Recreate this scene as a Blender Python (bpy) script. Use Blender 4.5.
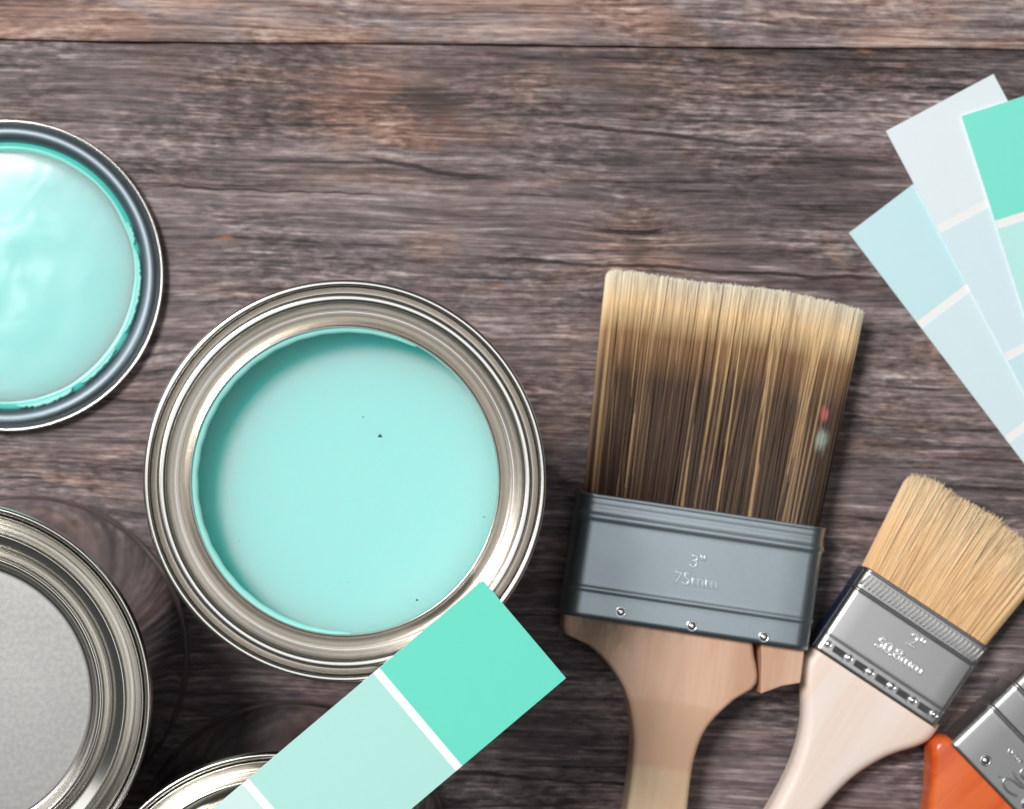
import bpy, bmesh, math, random
import numpy as np
from mathutils import Vector, Matrix

# ------------------------------------------------------------------ camera, world, lamps
scene = bpy.context.scene
for o in list(bpy.data.objects):
    bpy.data.objects.remove(o)
COL = scene.collection
CAM_H = 0.66            # metres above the table
F_PX = 1955.0           # focal length in pixels of a 1024 px wide picture
NX, NY = 363.0, 460.0   # pixel straight below the lens
cam_d = bpy.data.cameras.new('camera')
cam = bpy.data.objects.new('camera', cam_d)
COL.objects.link(cam)
cam.location = (0, 0, CAM_H)
cam_d.sensor_width = 36.0
cam_d.lens = F_PX / 1024 * 36.0
cam_d.shift_x = (512 - NX) / 1024
cam_d.shift_y = (NY - 404.5) / 1024
cam_d.clip_start = 0.02
cam_d.clip_end = 20
cam_d.dof.use_dof = True
cam_d.dof.focus_distance = CAM_H - 0.105
cam_d.dof.aperture_fstop = 17.0
scene.camera = cam

world = bpy.data.worlds.new('World')
scene.world = world
world.use_nodes = True
wn = world.node_tree
bg = wn.nodes['Background']
bg.inputs[0].default_value = (0.90, 0.96, 1.0, 1)
bg.inputs[1].default_value = 0.06

def area_lamp(name, az, el, dist, size, power, color, target=(0.03, 0, 0.05)):
    d = bpy.data.lights.new(name, 'AREA')
    d.shape = 'SQUARE'
    d.size = size
    d.energy = power
    d.color = color
    o = bpy.data.objects.new(name, d)
    COL.objects.link(o)
    a, e = math.radians(az), math.radians(el)
    v = Vector((math.cos(a) * math.cos(e), math.sin(a) * math.cos(e), math.sin(e)))
    o.location = Vector(target) + v * dist
    o.rotation_euler = v.to_track_quat('Z', 'Y').to_euler()
    return o
area_lamp('window_lamp', 144, 62, 1.8, 0.42, 31.0, (1.0, 0.985, 0.96))
area_lamp('overhead_fill_lamp', 0, 84, 1.9, 1.0, 4.2, (0.97, 0.99, 1.0))  # added overhead softbox, gives flat metal something bright to reflect
area_lamp('left_fill_lamp', 150, 27, 2.0, 1.0, 5.0, (0.97, 0.99, 1.0))  # added dim fill from the left, brightens metal slopes facing it

vs = scene.view_settings
vs.view_transform = 'Standard'
vs.look = 'None'
vs.exposure = 0.0
vs.gamma = 1.0
vs.use_curve_mapping = False
scene.render.engine = 'CYCLES'
scene.cycles.max_bounces = 10

# ------------------------------------------------------------------ helpers
rng = np.random.default_rng(7)
random.seed(7)
MM = 0.001

def at(px, py, z):
    """pixel -> point on the horizontal plane at height z (metres)"""
    k = (CAM_H - z) / F_PX
    return Vector(((px - NX) * k, -(py - NY) * k, z))

def lin(r, g, b):
    def f(c):
        c /= 255
        return c / 12.92 if c <= 0.04045 else ((c + 0.055) / 1.055) ** 2.4
    return (f(r), f(g), f(b), 1)

def mesh_obj(name, verts, faces, mat=None, parent=None, smooth=True, loc=None):
    me = bpy.data.meshes.new(name)
    me.from_pydata([tuple(v) for v in verts], [], [tuple(f) for f in faces])
    me.update()
    if smooth:
        me.polygons.foreach_set('use_smooth', [True] * len(me.polygons))
    if mat:
        me.materials.append(mat)
    o = bpy.data.objects.new(name, me)
    COL.objects.link(o)
    if parent:
        o.parent = parent
    if loc is not None:
        o.location = loc
    return o

def fix_normals(o):
    bm = bmesh.new()
    bm.from_mesh(o.data)
    bmesh.ops.recalc_face_normals(bm, faces=bm.faces)
    bm.to_mesh(o.data)
    bm.free()

def sharp(o, deg=35):
    o.data.set_sharp_from_angle(angle=math.radians(deg))

def thing(name, label, cat, loc=(0, 0, 0), rz=0, group=None):
    o = bpy.data.objects.new(name, None)
    o.empty_display_size = 0.02
    COL.objects.link(o)
    o.location = loc
    o.rotation_euler = (0, 0, rz)
    o['label'] = label
    o['category'] = cat
    if group:
        o['group'] = group
    return o

def catmull(pts, n=6):
    out = []
    P = [pts[0]] + list(pts) + [pts[-1]]
    for i in range(1, len(P) - 2):
        p0, p1, p2, p3 = (np.array(P[i + k - 1], float) for k in range(4))
        for t in np.linspace(0, 1, n, endpoint=False):
            out.append(tuple(0.5 * ((2 * p1) + (p2 - p0) * t + (2 * p0 - 5 * p1 + 4 * p2 - p3) * t * t
                                    + (3 * p1 - p0 - 3 * p2 + p3) * t ** 3)))
    out.append(tuple(pts[-1]))
    return out

def chaikin(pts, it=3):
    P_ = [np.array(p, float) for p in pts]
    for _ in range(it):
        Q = [P_[0]]
        for a, b in zip(P_[:-1], P_[1:]):
            Q += [a * .75 + b * .25, a * .25 + b * .75]
        Q.append(P_[-1])
        P_ = Q
    return [tuple(p) for p in P_]

def lathe(name, profile, mat, parent, segs=192, smooth_n=5, wob=None):
    """profile in millimetres [(r, z)...], spun round z"""
    pr = chaikin(profile) if smooth_n > 1 else profile
    V, Fc = [], []
    n = len(pr)
    for i in range(segs):
        a = 2 * math.pi * i / segs
        for j, (r, z) in enumerate(pr):
            r = max(r, 0.02)
            if wob:
                r, z = wob(a, r, z)
            V.append((r * math.cos(a) * MM, r * math.sin(a) * MM, z * MM))
    for i in range(segs):
        k = (i + 1) % segs
        for j in range(n - 1):
            Fc.append((i * n + j, k * n + j, k * n + j + 1, i * n + j + 1))
    o = mesh_obj(name, V, Fc, mat, parent)
    return o

# ------------------------------------------------------------------ materials
class NT:
    def __init__(self, name):
        self.m = bpy.data.materials.new(name)
        self.m.use_nodes = True
        self.t = self.m.node_tree
        self.b = self.t.nodes['Principled BSDF']
    def n(self, typ, **kw):
        nd = self.t.nodes.new(typ)
        for k, v in kw.items():
            setattr(nd, k, v)
        return nd
    def l(self, a, b):
        self.t.links.new(a, b)
    def val(self, sock, v):
        if hasattr(v, 'links'):
            self.l(v, sock)
        else:
            sock.default_value = v
    def math(self, op, a, b=0.0, c=0.0):
        nd = self.n('ShaderNodeMath', operation=op)
        for s, v in zip(nd.inputs, (a, b, c)):
            self.val(s, v)
        return nd.outputs[0]
    def mapr(self, v, a, b, c=0.0, d=1.0, smooth=True):
        nd = self.n('ShaderNodeMapRange')
        nd.interpolation_type = 'SMOOTHSTEP' if smooth else 'LINEAR'
        self.val(nd.inputs[0], v)
        for i, x in enumerate((a, b, c, d)):
            nd.inputs[i + 1].default_value = x
        return nd.outputs[0]
    def noise(self, vec, scale=1.0, detail=4, rough=0.55, dist=0.0):
        nd = self.n('ShaderNodeTexNoise')
        self.l(vec, nd.inputs['Vector'])
        nd.inputs['Scale'].default_value = scale
        nd.inputs['Detail'].default_value = detail
        nd.inputs['Roughness'].default_value = rough
        nd.inputs['Distortion'].default_value = dist
        return nd.outputs[0]
    def mapping(self, vec, scale=(1, 1, 1), loc=(0, 0, 0), rot=(0, 0, 0)):
        nd = self.n('ShaderNodeMapping')
        self.l(vec, nd.inputs[0])
        nd.inputs[1].default_value = loc
        nd.inputs[2].default_value = rot
        nd.inputs[3].default_value = scale
        return nd.outputs[0]
    def mix(self, f, a, b, mode='MIX'):
        nd = self.n('ShaderNodeMix', data_type='RGBA', blend_type=mode)
        self.val(nd.inputs[0], f)
        self.val(nd.inputs[6], a)
        self.val(nd.inputs[7], b)
        return nd.outputs[2]
    def ramp(self, f, stops):
        nd = self.n('ShaderNodeValToRGB')
        self.l(f, nd.inputs[0])
        el = nd.color_ramp.elements
        while len(el) < len(stops):
            el.new(0.5)
        for e, (p, c) in zip(el, stops):
            e.position = p
            e.color = c
        return nd.outputs[0]
    def bump(self, h, strength, dist=0.001):
        nd = self.n('ShaderNodeBump')
        nd.inputs['Strength'].default_value = strength
        nd.inputs['Distance'].default_value = dist
        self.l(h, nd.inputs['Height'])
        self.l(nd.outputs[0], self.b.inputs['Normal'])
        return nd
    def obj(self):
        return self.n('ShaderNodeTexCoord').outputs['Object']
    def set(self, **kw):
        names = dict(color='Base Color', rough='Roughness', metal='Metallic', spec='Specular IOR Level',
                     coat='Coat Weight', coat_rough='Coat Roughness', ior='IOR', aniso='Anisotropic')
        for k, v in kw.items():
            self.val(self.b.inputs[names[k]], v)
        return self.m

def wood_table_material():
    M = NT('weathered_table_wood')
    geo = M.n('ShaderNodeNewGeometry').outputs['Position']
    info = M.n('ShaderNodeObjectInfo')
    sep = M.n('ShaderNodeSeparateXYZ')
    M.l(geo, sep.inputs[0])
    x, y, z = sep.outputs
    # grain warped round knots and by slow waves
    def knot(cx, cy, sx, sy, amp):
        dx = M.math('DIVIDE', M.math('SUBTRACT', x, cx), sx)
        dy = M.math('DIVIDE', M.math('SUBTRACT', y, cy), sy)
        g = M.math('EXPONENT', M.math('MULTIPLY', M.math('ADD', M.math('MULTIPLY', dx, dx), M.math('MULTIPLY', dy, dy)), -1.0))
        return g, M.math('MULTIPLY', M.math('MULTIPLY', dy, g), amp)
    K = [(410, 115, .036, .018, .005), (636, 250, .020, .012, .005), (925, 440, .045, .02, .006), (700, 30, .05, .012, -.001),
         (60, 450, .05, .03, .012)]
    warp = None
    gs = []
    for (px, py, sx, sy, amp) in K:
        p = at(px, py, 0)
        g, w = knot(p.x, p.y, sx, sy, amp)
        gs.append(g)
        warp = w if warp is None else M.math('ADD', warp, w)
    slow = M.noise(M.mapping(geo, (7, 16, 1)), 1, 2, .5)
    yw = M.math('ADD', M.math('ADD', y, warp), M.math('MULTIPLY', M.math('SUBTRACT', slow, .5), .008))
    # a slight run of the grain down to the right, and a different cut for each plank
    yw = M.math('ADD', yw, M.math('MULTIPLY', x, .03))
    comb = M.n('ShaderNodeCombineXYZ')
    M.l(x, comb.inputs[0]); M.l(yw, comb.inputs[1])
    M.l(M.math('MULTIPLY', info.outputs['Random'], 9.0), comb.inputs[2])
    vec = comb.outputs[0]
    def zm(v, lo, hi):      # stretched to about -1..1
        return M.mapr(v, lo, hi, -1.0, 1.0, False)
    fine = M.noise(M.mapping(vec, (48, 1000, 1)), 1, 4, .7, .15)
    streak = M.noise(M.mapping(vec, (20, 400, 1), (5, 3, 0)), 1, 3, .6, .25)
    mid = M.noise(M.mapping(vec, (8, 120, 1), (3, 1, 0)), 1, 4, .55, .5)
    broad = M.noise(M.mapping(vec, (6, 30, 1), (1, 5, 0)), 1, 3, .5, .4)
    blot = M.noise(M.mapping(vec, (17, 48, 1), (8, 2, 0)), 1, 5, .6, .8)
    mott = M.noise(M.mapping(vec, (170, 560, 1), (2, 7, 0)), 1, 4, .65, .25)
    wear = M.noise(M.mapping(geo, (20, 30, 1), (4, 9, 0)), 1, 3, .5, .3)
    pores = M.mapr(M.noise(M.mapping(vec, (16, 720, 1), (9, 4, 0)), 1, 3, .6, .1), .54, .66)
    fleckl = M.mapr(M.noise(M.mapping(vec, (42, 560, 1), (7, 8, 0)), 1, 3, .6, .2), .56, .70)
    # tone
    t = M.math('MULTIPLY', zm(fine, .28, .72), .105)
    t = M.math('ADD', t, M.math('MULTIPLY', zm(streak, .3, .7), .095))
    t = M.math('ADD', t, M.math('MULTIPLY', zm(mid, .3, .7), .070))
    t = M.math('ADD', t, M.math('MULTIPLY', zm(broad, .3, .7), .075))
    t = M.math('ADD', t, M.math('MULTIPLY', zm(mott, .3, .7), M.mapr(wear, .40, .62, .05, .16)))
    t = M.math('SUBTRACT', t, M.math('MULTIPLY', pores, .10))
    t = M.math('ADD', t, M.math('MULTIPLY', fleckl, .12))
    t = M.math('ADD', t, .568)
    # the plank at the top is paler
    p_top = at(300, 43, 0)
    pale = M.math('GREATER_THAN', M.math('ADD', y, M.math('MULTIPLY', x, .0098)), p_top.y + .0002 + p_top.x * .0098)
    t = M.math('ADD', t, M.math('MULTIPLY', pale, .10))
    tone = M.ramp(t, [(.34, lin(42, 37, 38)), (.50, lin(88, 78, 79)), (.62, lin(123, 110, 111)), (.75, lin(166, 152, 151)), (.92, lin(216, 202, 198))])
    warm = M.ramp(t, [(.34, lin(56, 41, 37)), (.52, lin(118, 88, 77)), (.66, lin(170, 134, 117)), (.88, lin(224, 198, 180))])
    wf = M.mapr(blot, .46, .70, 0.0, .48)
    wf = M.math('ADD', wf, M.math('MULTIPLY', pale, M.mapr(blot, .36, .56, .0, .45)))
    k1 = M.math('MULTIPLY', gs[0], M.mapr(blot, .35, .62, .1, 1.0))
    k2 = M.math('MULTIPLY', gs[1], M.mapr(blot, .3, .6, .2, .7))
    wf = M.math('MINIMUM', M.math('ADD', M.math('ADD', wf, k1), k2), .85)
    col = M.mix(wf, tone, warm)
    # a few rusty flecks
    fleck = M.noise(M.mapping(vec, (60, 170, 1), (11, 3, 0)), 1, 2, .5, .2)
    col = M.mix(M.mapr(fleck, .70, .80, 0, .55), col, lin(176, 116, 84))
    # long drying cracks
    crack_h = None
    for (x0, y0, x1, y1, wdt) in [(440, 256, 930, 283, .0006), (520, 121, 830, 152, .0006), (0, 396, 180, 402, .0004),
                                  (330, 152, 520, 185, .0006), (840, 84, 1024, 92, .0005), (120, 185, 420, 196, .0003),
                                  (560, 232, 690, 236, .0007), (560, 745, 640, 752, .0005), (400, 770, 700, 790, .0005)]:
        a, b = at(x0, y0, 0), at(x1, y1, 0)
        sl = (b.y - a.y) / (b.x - a.x)
        wob = M.math('MULTIPLY', M.math('SUBTRACT', M.noise(M.mapping(geo, (45, 45, 1), (x0, y0, 0)), 1, 3), .5), .0045)
        d = M.math('ABSOLUTE', M.math('ADD', M.math('SUBTRACT', M.math('SUBTRACT', y, a.y), M.math('MULTIPLY', M.math('SUBTRACT', x, a.x), sl)), wob))
        line = M.mapr(d, wdt * .35, wdt * 1.5, 1, 0)
        ends = M.math('MULTIPLY', M.mapr(x, a.x - .003, a.x + .025), M.mapr(x, b.x - .025, b.x + .003, 1, 0))
        c = M.math('MULTIPLY', line, ends)
        crack_h = c if crack_h is None else M.math('MAXIMUM', crack_h, c)
    col = M.mix(M.math('MULTIPLY', crack_h, .8), col, lin(34, 28, 28))
    # knot hearts
    kd = None
    for (px, py, sx, sy) in [(437, 107, .010, .0035), (424, 92, .006, .003), (638, 252, .005, .004), (752, 111, .003, .002), (810, 220, .0025, .002),
                             (676, 32, .006, .003), (777, 36, .005, .003)]:
        p = at(px, py, 0)
        g, _ = knot(p.x, p.y, sx, sy, 1)
        kd = g if kd is None else M.math('ADD', kd, g)
    kd = M.math('MULTIPLY', kd, M.mapr(mott, .35, .6, .35, 1))
    col = M.mix(M.math('MINIMUM', M.math('MULTIPLY', kd, .7), .8), col, lin(52, 42, 40))
    M.set(color=col, rough=M.mapr(fine, .3, .7, .52, .7), spec=.35)
    h = M.math('ADD', M.math('MULTIPLY', fine, .5), M.math('MULTIPLY', mid, .8))
    h = M.math('ADD', h, M.math('MULTIPLY', mott, .4))
    h = M.math('SUBTRACT', h, M.math('MULTIPLY', crack_h, .8))
    M.bump(h, .55, .0012)
    return M.m

def metal(name, color, rough, spin=0.0, grain=0.0, bump=0.0):
    M = NT(name)
    M.set(color=color, metal=1.0, rough=rough)
    oc = M.obj()
    n = M.noise(M.mapping(oc, (700, 700, 700)), 1, 3, .6)
    n2 = M.noise(M.mapping(oc, (40, 40, 40)), 1, 4, .6)
    r = M.math('ADD', M.math('MULTIPLY', M.math('SUBTRACT', n2, .5), rough * .2), rough)
    M.l(r, M.b.inputs['Roughness'])
    if grain:
        dark = tuple(c * (1 - grain) for c in color[:3]) + (1,)
        M.l(M.mix(M.mapr(n, .35, .65), dark, color), M.b.inputs['Base Color'])
    if bump:
        M.bump(n, bump, .0004)
    return M.m

def plain(name, color, rough=.6, spec=.5, vary=.06, scale=300):
    M = NT(name)
    n = M.noise(M.mapping(M.obj(), (scale,) * 3), 1, 4, .6)
    dark = tuple(c * (1 - vary) for c in color[:3]) + (1,)
    M.set(color=M.mix(n, dark, color), rough=rough, spec=spec)
    return M.m

def paint_material(name, color, wave=.3, wscale=40, rough=.45, ior=1.45, spec=.3):
    M = NT(name)
    oc = M.obj()
    n = M.noise(M.mapping(oc, (wscale,) * 3), 1, 2, .4, .4)
    M.set(color=color, rough=rough, spec=spec, ior=ior)
    M.b.inputs['Subsurface Weight'].default_value = 1.0     # thick latex: red is soaked up, green and blue travel
    M.b.inputs['Subsurface Radius'].default_value = (.015, 1.0, .95)
    M.b.inputs['Subsurface Scale'].default_value = .032
    M.bump(n, wave, .004)
    return M.m

MAT = {
    'table': wood_table_material(),
    'rim': metal('warm_tinplate_rim', (.70, .67, .625, 1), .22),
    'tin': metal('mirror_tinplate_side', (.37, .37, .37, 1), .09),
    'seam': metal('dull_bottom_seam', (.55, .54, .52, 1), .3),
    'lid': metal('seated_lid_metal', (.68, .655, .605, 1), .21),
    'plate': metal('grained_lid_plate', (.41, .41, .405, 1), .62, grain=.12, bump=.0),
    'lid_dark': metal('blue_grey_lid_metal', (.20, .245, .275, 1), .5),
    'paint': paint_material('mint_paint', lin(167, 231, 227), .06, 26),
    'paint_lid': paint_material('mint_paint_wrinkled', lin(164, 229, 225), .06, 60, .18, 1.45, .5),
    'paint_shade': plain('shaded_paint_edge', lin(84, 204, 190), .3, .5, .1, 150),  # darker teal carries the shade of the lid paint's edge
    'paint_film': plain('mint_paint_film', lin(160, 234, 226), .3, .4, .05, 150),
    'card': plain('white_card', lin(250, 251, 251), .6, .3, .02),
    'galv': metal('blue_grey_zinc_ferrule', (.43, .495, .53, 1), .42, grain=.03),
    'galv_mark': metal('raised_zinc_lettering', (.54, .61, .65, 1), .3),
    'chrome': metal('nickel_ferrule', (.64, .63, .62, 1), .34),
    'chrome2': metal('steel_ferrule', (.64, .64, .63, 1), .36),
    'nail': metal('bright_nail', (.8, .8, .8, 1), .18),
    'blue_edge': plain('dark_blue_edge', lin(30, 44, 70), .35),
    'speck': plain('dark_teal_speck', lin(18, 92, 84), .5),
}

def handle_material(name, base, dark, tail=None, y_tail=None, rough=.5, coat=0.0):
    M = NT(name)
    oc = M.obj()
    g = M.noise(M.mapping(oc, (260, 14, 260)), 1, 4, .6, .5)
    g2 = M.noise(M.mapping(oc, (60, 8, 60), (2, 2, 2)), 1, 3, .5, .4)
    f = M.math('ADD', M.math('MULTIPLY', g, .5), M.math('MULTIPLY', g2, .5))
    c = M.mix(M.mapr(f, .38, .68), base, dark)
    if tail:
        s = M.n('ShaderNodeSeparateXYZ')
        M.l(oc, s.inputs[0])
        for (ya, tcol) in zip(y_tail, tail):
            bend = M.math('ADD', s.outputs[1], M.math('MULTIPLY', M.math('MULTIPLY', s.outputs[0], s.outputs[0]), 4.0))
            k = M.mapr(bend, ya - .0012, ya + .0012, 1, 0)
            c = M.mix(k, c, M.mix(M.mapr(f, .38, .68, 0, .6), tcol, dark))
    if tail:
        st = M.noise(M.mapping(oc, (130, 45, 130), (5, 1, 0)), 1, 4, .6, .3)
        rim_ = M.math('MULTIPLY', M.mapr(s.outputs[0], -.022, -.012, 1, 0), M.mapr(s.outputs[1], -.066, -.04, 0, 1))
        c = M.mix(M.math('MULTIPLY', M.mapr(st, .46, .66, 0, .55), rim_), c, lin(150, 128, 100))
        c = M.mix(M.math('MULTIPLY', M.mapr(st, .5, .7, 0, .25), M.mapr(s.outputs[1], -.026, -.021, 0, 1)), c, lin(120, 92, 74))
    M.set(color=c, rough=rough, coat=coat, spec=.4)
    M.b.inputs['Coat Roughness'].default_value = .15
    M.bump(g, .12, .0005)
    return M.m
MAT['wood3'] = handle_material('raw_pinkish_wood', lin(232, 192, 166), lin(214, 170, 142),
                               [lin(218, 178, 148), lin(226, 200, 164)], [-.0435, -.0655])
MAT['wood2'] = handle_material('pale_blond_wood', lin(254, 238, 228), lin(250, 224, 206), rough=.42)
MAT['wood_orange'] = handle_material('orange_varnished_wood', lin(242, 116, 56), lin(220, 88, 36), rough=.3, coat=.4)

def bristle_material(name, stops, light, spread, spots=()):
    M = NT(name)
    a = M.n('ShaderNodeAttribute', attribute_name='along').outputs['Fac']
    r = M.n('ShaderNodeAttribute', attribute_name='tone').outputs['Fac']
    base = M.ramp(a, stops)
    c = M.mix(M.mapr(r, 1 - spread, 1.0, 0, .85), base, M.ramp(a, light))
    dark = M.mapr(r, 0, .4, .62, 1.0)
    mul = M.n('ShaderNodeMix', data_type='RGBA', blend_type='MULTIPLY')
    mul.inputs[0].default_value = 1
    cmb = M.n('ShaderNodeCombineColor')
    for i in range(3):
        M.l(dark, cmb.inputs[i])
    M.l(c, mul.inputs[6]); M.l(cmb.outputs[0], mul.inputs[7])
    c = mul.outputs[2]
    oc = M.obj()
    for (x, y, rad, colr) in spots:   # dabs of dried paint on the hairs
        s = M.n('ShaderNodeVectorMath', operation='DISTANCE')
        flat = M.mapping(oc, (1, .55, 0))
        M.l(flat, s.inputs[0])
        s.inputs[1].default_value = (x, y * .55, 0)
        edge = M.math('ADD', s.outputs['Value'], M.math('MULTIPLY', M.math('SUBTRACT', M.noise(M.mapping(oc, (900, 200, 900)), 1, 2), .5), rad * 1.3))
        c = M.mix(M.mapr(edge, rad * .2, rad, .65, 0), c, colr)
    M.set(color=c, rough=.5, spec=.25)
    tr = M.n('ShaderNodeBsdfTranslucent')
    M.l(c, tr.inputs[0])
    mx = M.n('ShaderNodeMixShader')
    mx.inputs[0].default_value = .05
    M.l(M.b.outputs[0], mx.inputs[1]); M.l(tr.outputs[0], mx.inputs[2])
    M.l(mx.outputs[0], M.t.nodes['Material Output'].inputs[0])
    return M.m
MAT['bristle3'] = bristle_material('brown_bristles_with_gold_tips',
    [(0, lin(54, 37, 25)), (.55, lin(74, 51, 34)), (.74, lin(150, 112, 74)), (.87, lin(250, 216, 164)), (1, lin(255, 247, 226))],
    [(0, lin(184, 146, 106)), (.5, lin(206, 168, 120)), (.78, lin(248, 208, 150)), (1, lin(255, 243, 216))], .42,
    [(.0345, .0570, .0023, lin(206, 104, 104)), (.0348, .0485, .0030, lin(176, 192, 178))])
MAT['bristle2'] = bristle_material('blond_bristles',
    [(0, lin(240, 194, 138)), (.5, lin(250, 208, 154)), (1, lin(255, 228, 186))],
    [(0, lin(254, 212, 160)), (1, lin(255, 236, 202))], .4)

# ------------------------------------------------------------------ tabletop of planks
table = bpy.data.objects.new('tabletop', None)
COL.objects.link(table)
table['kind'] = 'structure'
table['label'] = 'weathered grey brown wooden planks'
ys = at(300, 43, 0)
table.location = (ys.x, ys.y, 0)
table.rotation_euler = (0, 0, math.radians(-.56))
def plank(y0, y1):
    # long edges slightly uneven and eased over into the joint
    x0, x1, n = -.50, .62, 90
    prof = []
    V, Fc = [], []
    for i in range(n + 1):
        X = x0 + (x1 - x0) * i / n
        e0 = .0002 * math.sin(X * 37 + y0 * 90) + random.uniform(-.00015, .00015)
        e1 = .0002 * math.sin(X * 37 + y1 * 90) + random.uniform(-.00015, .00015)
        a, b = y0 + .00015 + e0, y1 - .00015 + e1
        for (Y, Z) in ((a, -.02), (a, -.0016), (a + .0003, -.0004), (a + .001, 0), (b - .001, 0), (b - .0003, -.0004), (b, -.0016), (b, -.02)):
            V.append((X, Y, Z))
    for i in range(n):
        for j in range(8):
            k = (j + 1) % 8
            Fc.append((i * 8 + j, (i + 1) * 8 + j, (i + 1) * 8 + k, i * 8 + k))
    Fc.append(tuple(range(8)))
    Fc.append(tuple(n * 8 + j for j in reversed(range(8))))
    o = mesh_obj('plank', V, Fc, MAT['table'], table, smooth=False)
    fix_normals(o)
    return o
plank(0, .20)
plank(-.272, 0)
plank(-.48, -.272)

# ------------------------------------------------------------------ paint cans
H = 124.0
S_TOP = F_PX / (CAM_H - H * MM) * MM    # px per mm at the can tops
def P(px):
    return px / S_TOP

def can_shell(root, inner=True):
    lathe('side', [(53.0, 4.0), (53.0, 30), (53.0, 60), (53.0, 90), (53.0, H - 5.5)], MAT['tin'], root, smooth_n=1)
    lathe('bottom_seam', [(0, 2.0), (50.8, 2.0), (51.2, .4), (52.6, 0), (53.8, .2), (54.0, 1.8), (53.6, 3.2), (53.0, 4.0)], MAT['seam'], root, smooth_n=4)

def rim_profile():
    pr = [(202, -2.6), (202, -.5), (200.4, .25), (196.2, .25), (194.4, -.5), (193.4, -4.0), (191.6, -6.4), (189.6, -6.4), (188.6, -3.0), (187.8, -.5), (186, .1), (181, .1), (178.4, -.6),
          (176.6, -4.0), (174, -7.6), (170.5, -8.0), (167, -6.8), (162, -4.8), (158.5, -3.2), (156.6, -1.9), (154.6, -1.6), (153.6, -2.4), (154.0, -5.0), (154.6, -9.0), (156, -9.8), (170, -10.2)]
    return [(53.0, H - 6.5), (53.2, H - 5.0)] + [(P(r), H + z) for r, z in pr] + [(52.7, H - 11)]

def open_can(px, py, label):
    c = at(px, py, H * MM)
    root = thing('paint_can', label, 'paint can', (c.x, c.y, 0), 0, 'metal paint cans')
    can_shell(root)
    lathe('rim', rim_profile(), MAT['rim'], root, 256, 5)
    lathe('inner_wall', [(52.7, H - 11), (52.7, 60), (52.7, 3.0), (30, 3.0), (0, 3.0)], MAT['paint_film'], root, smooth_n=1)
    # paint: flat pool with a film climbing the left of the opening
    zp = H - 16.5
    segs, V, Fc = 192, [(0, 0, zp * MM)], []
    rings = [10, 20, 30, 36, P(140), P(145), P(149), P(152), 46, 52.5]
    for r in rings:
        for i in range(segs):
            a = 2 * math.pi * i / segs
            V.append((r * math.cos(a) * MM, r * math.sin(a) * MM, zp * MM))
    for i in range(segs):
        k = (i + 1) % segs
        Fc.append((0, 1 + i, 1 + k))
        for j in range(len(rings) - 1):
            b = 1 + j * segs
            Fc.append((b + i, b + segs + i, b + segs + k, b + k))
    paint = mesh_obj('paint', V, Fc, MAT['paint'], root)
    # film of paint left on the inside of the lip
    V, Fc = [], []
    N = 150
    for i in range(N + 1):
        a = math.radians(62 + 210 * i / N)
        w = max(0, math.sin(math.pi * i / N)) ** .45
        thick = (.25 + 1.55 * w) + .10 * math.sin(i * .9) * w
        ri = P(153.7)
        prof = [(ri + .1, H - 2.6), (ri - .5 * thick, H - 2.7), (ri - .85 * thick, H - 3.0), (ri - thick, H - 3.6), (ri - .9 * thick, H - 4.6), (ri + .1, H - 6.0)]
        for r, z in prof:
            V.append((r * math.cos(a) * MM, r * math.sin(a) * MM, z * MM))
    for i in range(N):
        for j in range(5):
            Fc.append((i * 6 + j, (i + 1) * 6 + j, (i + 1) * 6 + j + 1, i * 6 + j + 1))
    f = mesh_obj('paint_film', V, Fc, MAT['paint_film'], root)
    fix_normals(f)
    # specks of skin floating on the paint
    def speck(qx, qy, r):
        p = at(qx, qy, zp * MM) - Vector((c.x, c.y, 0))
        V, Fc = [], []
        n = 10
        for (k, zz) in ((1, 0), (.7, .12), (.01, .16)):
            for i in range(n):
                a = 2 * math.pi * i / n
                q = r * k * (1 + .25 * math.sin(3 * a + qx))
                V.append((p.x + q * math.cos(a) * MM, p.y + q * math.sin(a) * MM * .8, (zp + .02 + zz) * MM))
        for j in range(2):
            for i in range(n):
                k = (i + 1) % n
                Fc.append((j * n + i, j * n + k, (j + 1) * n + k, (j + 1) * n + i))
        mesh_obj('speck', V, Fc, MAT['speck'], root)
    for s in [(380, 436, .6), (363, 417, .22), (417, 600, .36), (239, 541, .14), (484, 517, .22), (348, 582, .12)]:
        speck(*s)
    return root

def lid_profile(z):   # a seated lid, millimetres, z = height of the can's top
    return [(P(189.8), z - 3.0), (P(190.6), z - 1.2), (P(189.8), z - .3), (P(187.6), z - .5), (P(185.6), z - 2.6), (P(181), z - 4.8), (P(176), z - 5.0), (P(174.2), z - 3.0), (P(172.8), z - .7),
            (P(170.6), z - .3), (P(167), z - 1.0), (P(160), z - 2.4), (P(156.0), z - 3.4), (P(153.6), z - 4.8), (P(151.2), z - 4.4), (P(150.0), z - 2.4), (P(147.4), z - 1.3), (P(144), z - 1.6), (P(141.5), z - 3.0),
            (P(139.2), z - 5.0), (P(136), z - 5.6), (P(133), z - 5.6)]

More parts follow.
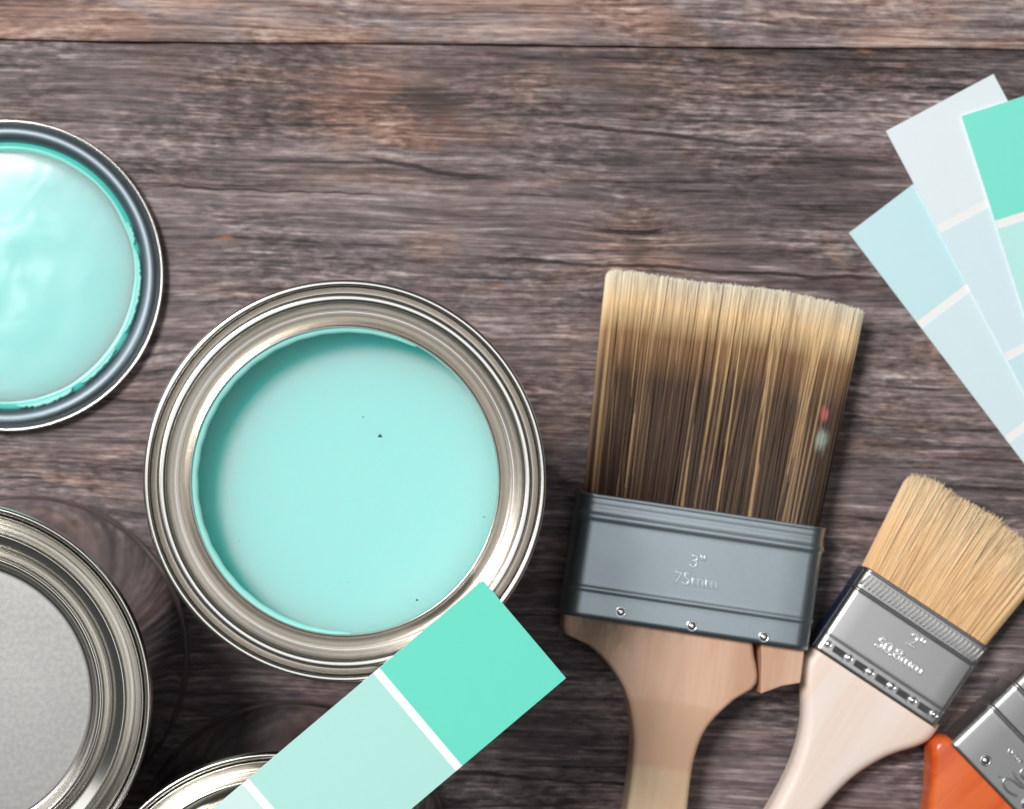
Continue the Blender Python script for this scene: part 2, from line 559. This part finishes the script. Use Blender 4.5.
def closed_can(px, py, label):
    c = at(px, py, H * MM)
    root = thing('paint_can', label, 'paint can', (c.x, c.y, 0), 0, 'metal paint cans')
    can_shell(root)
    k = [(53.0, H - 6.5), (53.0, H - 5.2), (53.7, H - 4.4), (P(198.5), H - 4.0), (P(199), H - 1.6), (P(197.8), H + .2), (P(194.4), H + .3),
         (P(192), H - .4), (P(190.8), H - 1.5), (P(190.7), H - 3.0)]
    lathe('rim', k, MAT['rim'], root, 256, 5)
    lid = lathe('lid', lid_profile(H), MAT['lid'], root, 256, 5)
    lathe('lid_plate', [(P(133.0), H - 5.6), (P(120), H - 5.45), (25, H - 5.35), (12, H - 5.3), (0, H - 5.3)], MAT['plate'], lid, 128, 1)
    return root

open_can(344.5, 481, 'open metal can full of mint green paint in the middle')
closed_can(-47, 700, 'closed metal paint can with grey lid at the left edge of the picture')
closed_can(276, 951, 'paint can at the bottom edge, its rim showing under the colour card')

# ------------------------------------------------------------------ loose lid lying upside down
lc = at(7, 275, .006)
lid = thing('upturned_lid', 'loose paint can lid lying upside down, coated inside with mint paint', 'lid', (lc.x, lc.y, 0))
lathe('rim', [(44.2, 2.4), (44.8, 4.0), (45.8, 5.6), (48.0, 6.6), (50.0, 5.8), (50.8, 4.4), (51.3, 4.2), (51.9, 4.6), (52.0, 4.0), (51.4, 2.6), (50.2, 1.0), (49.2, 0.1), (47.0, .05), (44.0, .4), (40, .6), (0, .6)], MAT['lid_dark'], lid, 256, 5)
lathe('outer_edge', [(51.15, 4.5), (51.4, 5.3), (52.0, 5.3), (52.3, 4.8), (52.3, 4.0), (51.9, 3.4)], MAT['rim'], lid, 256, 4)
# paint pool with a thick uneven edge
def wavy(a, k=1.0):
    return (.5 * math.sin(2 * a + 1) + .35 * math.sin(5 * a + 2) + .25 * math.sin(11 * a) + .15 * math.sin(23 * a + 1)) * k
V, Fc = [(0, 0, .0044)], []
segs = 256
rings = [(8, 4.4), (16, 4.5), (24, 4.4), (32, 4.5), (38, 4.45), (41.2, 4.4), (42.4, 4.2), (43.0, 3.5), (43.8, 3.2), (45.0, 2.9)]
for (r, z) in rings:
    for i in range(segs):
        a = 2 * math.pi * i / segs
        rr = r + (wavy(a) * .45 if r > 36 and r < 44 else 0)
        V.append((rr * math.cos(a) * MM, rr * math.sin(a) * MM, (z + .12 * math.sin(3 * a + r * .3)) * MM))
for i in range(segs):
    k = (i + 1) % segs
    Fc.append((0, 1 + i, 1 + k))
    for j in range(len(rings) - 1):
        b = 1 + j * segs
        Fc.append((b + i, b + segs + i, b + segs + k, b + k))
mesh_obj('paint', V, Fc, MAT['paint_lid'], lid)
def smear(a0, a1, r0, r1, seed):   # ragged smear on the lid's wall
    V, Fc = [], []
    rs = random.Random(seed)
    n = max(10, int((a1 - a0) * 1.3))
    for i in range(n + 1):
        a = math.radians(a0 + (a1 - a0) * i / n)
        s = math.sin(math.pi * i / n) ** .3 if 0 < i < n else .1
        ro = r0 + (r1 - r0) * s * rs.uniform(.55, 1)
        for (r, z) in ((r0 - .5, 3.1), (r0, 4.3), ((r0 + ro) / 2, 5.2), (ro, 5.4), (ro + .1, 3.6)):
            V.append((r * math.cos(a) * MM, r * math.sin(a) * MM, z * MM))
    for i in range(n):
        for j in range(4):
            Fc.append((i * 5 + j, (i + 1) * 5 + j, (i + 1) * 5 + j + 1, i * 5 + j + 1))
    o = mesh_obj('paint_smear', V, Fc, MAT['paint_film'], lid)
    fix_normals(o)
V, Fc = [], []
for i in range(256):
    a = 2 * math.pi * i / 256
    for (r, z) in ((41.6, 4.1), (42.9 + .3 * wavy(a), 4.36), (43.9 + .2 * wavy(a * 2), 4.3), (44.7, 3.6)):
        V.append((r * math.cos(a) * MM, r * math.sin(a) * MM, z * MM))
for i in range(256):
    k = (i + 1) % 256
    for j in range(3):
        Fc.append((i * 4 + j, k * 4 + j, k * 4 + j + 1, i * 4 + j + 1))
fix_normals(mesh_obj('paint_edge_shade', V, Fc, MAT['paint_shade'], lid))  # ring coloured darker teal: painted-in shade where the paint drops off
smear(-86, -60, 43.2, 45.4, 3)
smear(-56, -34, 43.2, 44.6, 5)
smear(-26, 12, 43.3, 44.9, 8)
smear(14, 24, 43.3, 44.7, 9)

# ------------------------------------------------------------------ colour cards
def box(name, x0, x1, y0, y1, z0, z1, mat, parent):
    V = [(x0, y0, z0), (x1, y0, z0), (x1, y1, z0), (x0, y1, z0), (x0, y0, z1), (x1, y0, z1), (x1, y1, z1), (x0, y1, z1)]
    Fc = [(3, 2, 1, 0), (4, 5, 6, 7), (0, 1, 5, 4), (1, 2, 6, 5), (2, 3, 7, 6), (3, 0, 4, 7)]
    return mesh_obj(name, V, Fc, mat, parent, smooth=False)

def colour_card(label, px, py, dx, dy, width, firsts, gap, total, colors, z0, group, side=1):
    """corner pixel, pixel direction along the card, widths in millimetres; the card lies left/right of that edge"""
    z1 = z0 + .0004
    c = at(px, py, z1)
    d = Vector((dx, -dy)).normalized()
    rz = math.atan2(d.y, d.x)
    root = thing('colour_card', label, 'colour card', (c.x, c.y, z0), rz, group)
    W = width * MM * side
    w0, w1 = (min(0, W), max(0, W))
    box('sheet', 0, total * MM, w0, w1, 0, .0004, MAT['card'], root)
    p = 0
    for i, L in enumerate(firsts):
        m = plain('swatch_colour', colors[i], .55, .35, .03, 200)
        box('swatch', (p + (.02 if i == 0 else 0)) * MM, (p + L) * MM, w0 + .00002, w1 - .00002, .0004, .00047, m, root)
        p += L + gap
    return root

G = 'paint colour cards'
colour_card('green to pale mint colour card lying across the tops of two cans', 483, 580, -107, 90.5, 35.2, [37.2, 44.6, 40], 2.3, 126.4,
            [lin(108, 224, 202), lin(178, 231, 223), lin(208, 238, 234)], (H + .05) * MM, G, 1)
colour_card('pale aqua colour card lowest in the fan beside the wide brush', 849, 233, 175, 230, 40, [37.5, 45.8, 40], 2.9, 128,
            [lin(206, 241, 247), lin(222, 244, 249), lin(224, 244, 249)], .0002, G, 1)
colour_card('icy white blue colour card in the middle of the fan', 886, 131, 138, 260, 41, [36, 45.8, 40], 2.9, 127,
            [lin(236, 247, 252), lin(222, 243, 250), lin(210, 242, 248)], .0008, G, 1)
colour_card('bright mint colour card on top of the fan at the right edge', 961.5, 116, 36, 113, 41, [37, 45.8, 40], 2.9, 128,
            [lin(132, 240, 220), lin(196, 247, 240), lin(206, 246, 244)], .0014, G, 1)

# ------------------------------------------------------------------ brushes
def local(root_loc, rz, px, py, z):
    p = at(px, py, z)
    v = Matrix.Rotation(-rz, 3, 'Z') @ (Vector((p.x, p.y, 0)) - Vector((root_loc[0], root_loc[1], 0)))
    return v.x * 1000, v.y * 1000

def rrect(w, t, r, n=10, flat=6):
    """rounded rectangle outline, points (x, z), counter-clockwise"""
    r = min(r, w / 2 * .98, t / 2 * .98)
    pts = []
    cs = [(w / 2 - r, t / 2 - r, 0), (-w / 2 + r, t / 2 - r, 90), (-w / 2 + r, -t / 2 + r, 180), (w / 2 - r, -t / 2 + r, 270)]
    for q, (cx, cz, a0) in enumerate(cs):
        for i in range(n + 1):
            a = math.radians(a0 + 90 * i / n)
            pts.append((cx + r * math.cos(a), cz + r * math.sin(a)))
        nx, nz, na = cs[(q + 1) % 4]
        a = math.radians(na)
        e = (nx + r * math.cos(a), nz + r * math.sin(a))
        s = pts[-1]
        for k in range(1, flat):
            pts.append((s[0] + (e[0] - s[0]) * k / flat, s[1] + (e[1] - s[1]) * k / flat))
    return pts

def loft(name, sections, mat, parent, cap0=True, cap1=True):
    """sections: list of (y, [(x, z)...]) in mm"""
    V, Fc = [], []
    n = len(sections[0][1])
    for y, pts in sections:
        for (x, z) in pts:
            V.append((x * MM, y * MM, z * MM))
    for i in range(len(sections) - 1):
        for j in range(n):
            k = (j + 1) % n
            Fc.append((i * n + j, i * n + k, (i + 1) * n + k, (i + 1) * n + j))
    if cap0:
        Fc.append(tuple(range(n)))
    if cap1:
        Fc.append(tuple((len(sections) - 1) * n + j for j in reversed(range(n))))
    o = mesh_obj(name, V, Fc, mat, parent)
    fix_normals(o)
    return o

def ferrule(parent, w, t, r, y0, y1, zc, ribs, mat, taper=0.0):
    """ribs: (y, half width, height) raised beads, mm"""
    ysam = sorted(set([y0, y1] + [y0 + (y1 - y0) * i / 24 for i in range(25)] +
                      [ry + hw * k for (ry, hw, hh) in ribs for k in (-1, -.75, -.5, -.25, 0, .25, .5, .75, 1)]))
    ysam = [y for y in ysam if y0 <= y <= y1]
    secs = []
    def off(y):
        return sum(hh * .5 * (1 + math.cos(math.pi * (y - ry) / hw)) for (ry, hw, hh) in ribs if abs(y - ry) < hw)
    def sec(y, o):
        tp = taper * (y1 - y) / (y1 - y0)
        return (y, [(x, z + zc) for x, z in rrect(w + 2 * o - tp, t + 2 * o - tp, r + o, 8, 8)])
    secs.append(sec(y0 + 1.5, -.7))
    secs.append(sec(y0 + .05, -.55))
    for y in ysam:
        secs.append(sec(y, off(y)))
    secs.append(sec(y1 - .02, -.5))
    secs.append(sec(y1 - 1.5, -.6))
    return loft('ferrule', secs, mat, parent, False, False)

def emboss(name, text, size, x, y, z, mat, parent, depth=.25, rot=0, shear=0.0, bevel=.08):
    cu = bpy.data.curves.new(name, 'FONT')
    cu.body = text
    cu.size = size * MM
    cu.extrude = depth * MM
    cu.bevel_depth = bevel * MM
    cu.bevel_resolution = 2
    cu.align_x = 'CENTER'
    cu.align_y = 'CENTER'
    cu.shear = shear
    cu.resolution_u = 6
    tmp = bpy.data.objects.new('tmp_text', cu)
    COL.objects.link(tmp)
    dg = bpy.context.evaluated_depsgraph_get()
    me = bpy.data.meshes.new_from_object(tmp.evaluated_get(dg))
    bpy.data.objects.remove(tmp)
    bpy.data.curves.remove(cu)
    me.name = name
    me.materials.clear()
    me.materials.append(mat)
    me.polygons.foreach_set('use_smooth', [True] * len(me.polygons))
    o = bpy.data.objects.new(name, me)
    COL.objects.link(o)
    o.parent = parent
    o.location = (x * MM, y * MM, z * MM)
    o.rotation_euler = (0, 0, rot)
    return o

def dome(name, x, y, z, r, h, mat, parent, dish=True):
    """nail head sitting in a shallow dish"""
    prof = [(r * 1.7, -.12), (r * 1.35, .06), (r * 1.12, .04), (r * 1.0, -.05), (r * .95, h * .35), (r * .7, h * .8), (r * .35, h), (0, h * 1.02)]
    o = lathe(name, prof, mat, parent, 28, 3)
    o.location = (x * MM, y * MM, z * MM)
    return o

def bristles(parent, w, t, zc, y0, tip_fn, count, mat, flare, t_tip, rad, jitter, zdrop=0, clump=0.0, nclump=60, segs=6, splay=0, skew=0.0):
    """tip_fn(u) gives length in mm for u in -1..1 across the width; each hair is a tapering three-sided strand"""
    u = rng.uniform(-1, 1, count)
    v = rng.uniform(-1, 1, count)
    # keep within a rounded cross-section
    ok = (np.abs(u) ** 8 + np.abs(v) ** 4) < 1.0
    u, v = u[ok], v[ok]
    n = len(u)
    L = tip_fn(u) * (1 - .018 * (1 - v)) + rng.normal(0, jitter, n)
    cid = rng.integers(0, nclump, n)
    cu = np.sort(rng.uniform(-1, 1, nclump))
    idx = np.clip(np.searchsorted(cu, u + rng.normal(0, .004, n)), 0, nclump - 1)
    ctone = rng.uniform(0, 1, nclump)
    cdir = rng.normal(0, 1, nclump)
    tone = np.clip(.42 * ctone[idx] + .58 * rng.uniform(0, 1, n), 0, 1)
    tt = np.linspace(0, 1, segs + 1)
    V = np.zeros((n, segs + 1, 3, 3))
    keep = 1 - np.abs(u) ** 4
    lean = (rng.normal(0, splay, n) + cdir[idx] * clump) * keep
    bendx = rng.normal(0, splay * .5, n) * keep
    bendz = rng.normal(0, splay * .5, n)
    for s, a in enumerate(tt):
        x = u * w / 2 * (1 + (flare - 1) * a) + lean * a + bendx * a * a + skew * a
        z = v * (t / 2 * (1 - a) + t_tip / 2 * a) + zc - zdrop * a + bendz * a ** 1.6 + .5 * np.sin(a * 3.0 + ctone[idx] * 6) * a
        y = y0 + L * a
        rr = rad * (1 - .7 * a ** 3)
        for k, (ox, oz) in enumerate(((1.25, -.2), (0, .38), (-1.25, -.2))):
            V[:, s, k, 0] = x + rr * ox
            V[:, s, k, 1] = y
            V[:, s, k, 2] = np.maximum(z + rr * oz, .15 + .3 * (oz > 0))
    V = V.reshape(-1, 3) * MM
    base = (np.arange(n) * (segs + 1) * 3)[:, None, None, None]
    s = (np.arange(segs) * 3)[None, :, None, None]
    k0 = np.arange(3)[None, None, :, None]
    k1 = (np.arange(3) + 1)[None, None, :, None] % 3
    q = np.concatenate([base + s + k0, base + s + k1, base + s + 3 + k1, base + s + 3 + k0], axis=3).reshape(-1, 4)
    me = bpy.data.meshes.new('bristles')
    me.vertices.add(len(V))
    me.vertices.foreach_set('co', V.ravel())
    me.loops.add(len(q) * 4)
    me.loops.foreach_set('vertex_index', q.ravel().astype(np.int32))
    me.polygons.add(len(q))
    me.polygons.foreach_set('loop_start', (np.arange(len(q)) * 4).astype(np.int32))
    me.polygons.foreach_set('use_smooth', np.zeros(len(q), bool))
    me.update(calc_edges=True)
    at_ = me.attributes.new('along', 'FLOAT', 'POINT')
    al = np.repeat(np.tile(tt, n), 3)
    at_.data.foreach_set('value', al.astype(np.float32))
    tn = me.attributes.new('tone', 'FLOAT', 'POINT')
    tn.data.foreach_set('value', np.repeat(tone, (segs + 1) * 3).astype(np.float32))
    me.materials.append(mat)
    o = bpy.data.objects.new('bristles', me)
    COL.objects.link(o)
    o.parent = parent
    o['kind'] = 'stuff'
    return o

def handle_sections(left, right, t_fn, zc, r, n=40):
    """left and right outline points in local mm (x, y), y falling"""
    L = catmull(left, 8)
    R = catmull(right, 8)
    Ly = [p[1] for p in L][::-1]; Lx = [p[0] for p in L][::-1]
    Ry = [p[1] for p in R][::-1]; Rx = [p[0] for p in R][::-1]
    return (lambda y: float(np.interp(y, Ly, Lx))), (lambda y: float(np.interp(y, Ry, Rx)))

def handle(name, left, right, ytop, ybot, t_fn, zc_fn, r, mat, parent, n=56, tail_r=True):
    fl, fr = handle_sections(left, right, t_fn, 0, r)
    secs = []
    for i in range(n + 1):
        y = ytop + (ybot - ytop) * i / n
        a, b = fl(y), fr(y)
        t = t_fn(y)
        e = 1.0
        if tail_r and i > n - 8:      # rounded butt
            k = (i - (n - 8)) / 8
            e = math.sqrt(max(1 - k * k, .02))
        w = (b - a) * e
        secs.append((y, [(x + (a + b) / 2, z + zc_fn(y)) for x, z in rrect(w, t * (0.4 + .6 * e), min(r, t * .48), 6, 5)]))
    return loft(name, secs, mat, parent)

# --- wide brush: zinc ferrule
T3, ZC3 = 22.0, 12.6
ctop = at(696.5, 571.5, (ZC3 + T3 / 2) * MM)
rz3 = math.atan2(-36, 242)
b3 = thing('paint_brush', 'wide paint brush with dark gold-tipped bristles, blue grey ferrule and split wooden handle', 'paint brush', (ctop.x, ctop.y, 0), rz3, 'paint brushes')
f3 = ferrule(b3, 81.4, T3, 5.5, -20.2, 20.2, ZC3, [(19.6, .9, .2), (13.0, 2.0, .5), (16.6, 1.3, -.15), (-10.6, 1.4, .35)], MAT['galv'], 0)
zt = ZC3 + T3 / 2
emboss('lettering', '3"', 6.0, 0, 3.0, zt - .1, MAT['galv_mark'], f3, .35, bevel=.12)
emboss('lettering', '75mm', 5.8, .2, -3.0, zt - .1, MAT['galv_mark'], f3, .35, bevel=.12)
for (qx, qy) in ((621, 612), (692, 626), (764, 637)):
    lx, ly = local(b3.location, rz3, qx, qy, zt * MM)
    dome('nail', lx, ly, zt, 1.25, .55, MAT['nail'], f3)
bristles(b3, 77.0, T3 - 2.2, ZC3, 17.5, lambda u: 76.5 + .6 * np.cos(u * 2.4) + .5 * np.sin(u * 5), 16000, MAT['bristle3'], 1.115, 14.0, .22, .35, zdrop=1.0, clump=1.2, nclump=90, segs=7, splay=.9, skew=1.0)
# handle outline from the picture, at the height of the handle's upper face
zh3 = (ZC3 + 7.5) * MM
LP = [(566, 608), (565, 615), (564, 622), (565.5, 634), (575, 639), (591, 647), (611, 667), (627, 695), (634, 732), (633, 765), (627, 809), (619, 850), (612, 900), (611, 950), (617, 990)]
RP = [(753.5, 640), (754.5, 652), (757.5, 684), (733, 702), (708, 728), (695, 760), (688, 809), (687, 850), (684, 900), (680, 950), (672, 990)]
l3 = [local(b3.location, rz3, x, y, zh3) for x, y in LP]
r3 = [local(b3.location, rz3, x, y, zh3) for x, y in RP]
h3 = handle('handle', l3, r3, -18.2, l3[-1][1], lambda y: 15.0 if y > -60 else 15.0 + min(3, (-60 - y) * .05), lambda y: ZC3, 2.0, MAT['wood3'], b3)
sp_l = [local(b3.location, rz3, x, y, zh3) for x, y in [(761, 640), (761.5, 660), (760.5, 694)]]
sp_r = [local(b3.location, rz3, x, y, zh3) for x, y in [(805, 646), (803, 664), (800.5, 683)]]
# split-off piece: flat prism with a slanting lower end
def prism(name, outline, z0, z1, mat, parent, bev=.5):
    bm = bmesh.new()
    vs_ = [bm.verts.new((x * MM, y * MM, z0 * MM)) for x, y in outline]
    f = bm.faces.new(vs_)
    ex = bmesh.ops.extrude_face_region(bm, geom=[f])
    for g in ex['geom']:
        if isinstance(g, bmesh.types.BMVert):
            g.co.z = z1 * MM
    bmesh.ops.recalc_face_normals(bm, faces=bm.faces)
    bmesh.ops.bevel(bm, geom=list(bm.edges), offset=bev * MM, segments=2, affect='EDGES', profile=.6)
    me = bpy.data.meshes.new(name)
    bm.to_mesh(me)
    bm.free()
    me.materials.append(mat)
    o = bpy.data.objects.new(name, me)
    COL.objects.link(o)
    o.parent = parent
    return o
mid = local(b3.location, rz3, 782, 686, zh3)
prism('split_piece', sp_l + [mid] + sp_r[::-1], ZC3 - 7.4, ZC3 + 7.5, MAT['wood3'], h3, .5)

# --- medium brush: nickel ferrule, blond bristles
T2, ZC2 = 13.0, 8.6
ctop = at(902, 648, (ZC2 + T2 / 2) * MM)
rz2 = math.atan2(-81, 122)
b2 = thing('paint_brush', 'paint brush with short blond bristles, shiny nickel ferrule and pale wood handle', 'paint brush', (ctop.x, ctop.y, 0), rz2, 'paint brushes')
f2 = ferrule(b2, 48.3, T2, 2.2, -16.0, 16.0, ZC2, [(15.4, .7, .25), (8.3, .7, .4), (-9.6, .5, .15)], MAT['chrome'], 0)
zt = ZC2 + T2 / 2
emboss('lettering', '2"', 6.6, 3.0, 4.0, zt - .1, MAT['nail'], f2, .45, bevel=.15)
emboss('lettering', '50.8mm', 5.6, 1.0, -2.6, zt - .1, MAT['nail'], f2, .45, bevel=.15)
# milled band of slanting ridges
V, Fc = [], []
N = 30
for i in range(N):
    x = -22.6 + 45.2 * i / (N - 1)
    for (dx, dy, z) in ((-.42, 9.7, 0), (.42, 9.7, 0), (.42 + .9, 14.1, 0), (-.42 + .9, 14.1, 0), (0, 10.1, .32), (.9, 13.7, .32)):
        V.append(((x + dx - .45) * MM, dy * MM, (zt - .05 + z) * MM))
    b = i * 6
    Fc += [(b, b + 1, b + 4), (b + 1, b + 2, b + 5, b + 4), (b + 2, b + 3, b + 5), (b + 3, b, b + 4, b + 5)]
kn = mesh_obj('milled_band', V, Fc, MAT['chrome'], f2, smooth=False)
kn['kind'] = 'stuff'
# crimped lower edge: round dimples with raised tongues between
for i in range(6):
    x = -21.0 + 42.0 * i / 5
    dome('rivet', x, -12.4, zt, .95, .6, MAT['nail'], f2)
    if i < 5:
        xm = x + 4.2
        V = [(xm - 2.6, -14.6, 0), (xm + 2.6, -14.6, 0), (xm + 2.6, -11.4, .0), (xm - 2.6, -11.4, .0), (xm - 1.9, -14.0, -.1), (xm + 1.9, -14.0, -.1), (xm + 1.9, -12.0, .75), (xm - 1.9, -12.0, .75)]
        V = [(a * MM, b * MM, (c + zt - .03) * MM) for a, b, c in V]
        Fc = [(4, 5, 6, 7), (0, 1, 5, 4), (1, 2, 6, 5), (2, 3, 7, 6), (3, 0, 4, 7)]
        o = mesh_obj('crimp', V, Fc, MAT['chrome'], f2, smooth=False)
box('side_strip', (-24.15 - .35) * MM, (-24.15 - .02) * MM, -15.5 * MM, 15.8 * MM, (ZC2 - 4) * MM, (ZC2 + 3.6) * MM, MAT['blue_edge'], f2)
def tip2(u):
    return 38.0 - 3.0 * np.abs(u) ** 3 + .6 * np.sin(u * 7 + 1) + .35 * np.sin(u * 17)
bristles(b2, 47.0, T2 - 1.4, ZC2, 14.0, tip2, 11000, MAT['bristle2'], 1.17, 11.0, .20, .8, zdrop=1.0, clump=.7, nclump=50, segs=6, splay=1.1)
zh2 = (ZC2 + 5.5) * MM
LP = [(817, 646), (807, 657), (803.5, 672), (804.5, 719), (794.5, 762), (771, 809), (745, 850), (715, 893), (688, 930), (668, 962)]
RP = [(942, 727), (936, 737), (924, 746), (889, 758), (855, 779), (825, 809), (792, 850), (760, 893), (731, 935), (706, 975)]
l2 = [local(b2.location, rz2, x, y, zh2) for x, y in LP]
r2 = [local(b2.location, rz2, x, y, zh2) for x, y in RP]
handle('handle', l2, r2, -14.2, min(l2[-1][1], r2[-1][1]), lambda y: 11.0 if y > -40 else 11.0 + min(3.5, (-40 - y) * .06), lambda y: ZC2, 4.0, MAT['wood2'], b2)

# --- orange-handled brush in the corner
T1, ZC1 = 16.0, 9.4
W1 = 63.0
zt = ZC1 + T1 / 2
rz1 = math.radians(-46.3)
cn = at(950.5, 744, zt * MM)        # lower left corner of the ferrule's upper face
ax = Vector((math.cos(rz1), math.sin(rz1), 0)); ay = Vector((-math.sin(rz1), math.cos(rz1), 0))
cpos = cn + ax * (W1 / 2) * MM + ay * 17 * MM
b1 = thing('paint_brush', 'paint brush with orange varnished handle and steel ferrule in the bottom right corner', 'paint brush', (cpos.x, cpos.y, 0), rz1, 'paint brushes')
f1 = ferrule(b1, W1, T1, 2.4, -17.0, 19.0, ZC1, [(1.4, .8, .45), (12, .8, .45), (18.4, .7, .3)], MAT['chrome2'], 0)
for x in (-W1 / 2 + 12.0, 0, W1 / 2 - 12.0):
    dome('nail', x, -12.4, zt, 1.3, .6, MAT['nail'], f1)
def raised_stroke(name, pix, rad, mat, parent, z):
    """a rounded raised line following pixel points on the ferrule's face"""
    pts = [local(b1.location, rz1, x, y, z * MM) for x, y in pix]
    pts = catmull(pts, 6)
    V, Fc, n = [], [], 6
    for i, (x, y) in enumerate(pts):
        x0, y0 = pts[max(i - 1, 0)]; x1, y1 = pts[min(i + 1, len(pts) - 1)]
        d = math.hypot(x1 - x0, y1 - y0) or 1
        nx, ny = -(y1 - y0) / d, (x1 - x0) / d
        for k in range(n):
            a = math.pi * k / (n - 1)
            V.append(((x + nx * rad * math.cos(a)) * MM, (y + ny * rad * math.cos(a)) * MM, (z - .03 + rad * .8 * math.sin(a)) * MM))
    for i in range(len(pts) - 1):
        for k in range(n - 1):
            Fc.append((i * n + k, i * n + k + 1, (i + 1) * n + k + 1, (i + 1) * n + k))
    o = mesh_obj(name, V, Fc, mat, parent)
    fix_normals(o)
    return o
for st in ([(1017, 796), (1010, 793), (1005, 788), (1003, 782), (1006, 778.5), (1012, 780), (1018, 785), (1024, 788), (1032, 788)],
           [(1013, 772), (1016, 778), (1021, 784), (1023, 786)],
           [(1028, 768), (1023, 769), (1020.5, 773), (1023, 778), (1029, 780)],
           [(999, 776.5), (1000, 777.5)]):
    raised_stroke('lettering', st, .42, MAT['chrome2'], f1, zt)
for st in ([(1008, 752), (1010, 748.5), (1011, 754), (1013, 750.5)], [(1015, 757), (1017, 755.5), (1018, 758), (1016, 760), (1015, 757)],
           [(1019, 762), (1021, 760), (1023, 763)]):
    raised_stroke('lettering', st, .24, MAT['chrome2'], f1, zt)
bristles(b1, W1 - 2, T1 - 1.6, ZC1, 16.0, lambda u: 52 + 0 * u, 5000, MAT['bristle3'], 1.05, 10.0, .22, .5, zdrop=1.0, clump=.7, nclump=100, segs=5, splay=.6)
zh1 = (ZC1 + 6.0) * MM
LP = [(948, 735), (941, 738), (933.5, 744), (932.5, 765), (929, 809), (915, 852), (885, 895), (852, 930), (815, 966), (790, 990)]
l1 = [local(b1.location, rz1, x, y, zh1) for x, y in LP]
r1 = [(-x, y) for x, y in l1]
handle('handle', l1, r1, -15.6, l1[-1][1], lambda y: 13.0, lambda y: ZC1, 3.0, MAT['wood_orange'], b1)
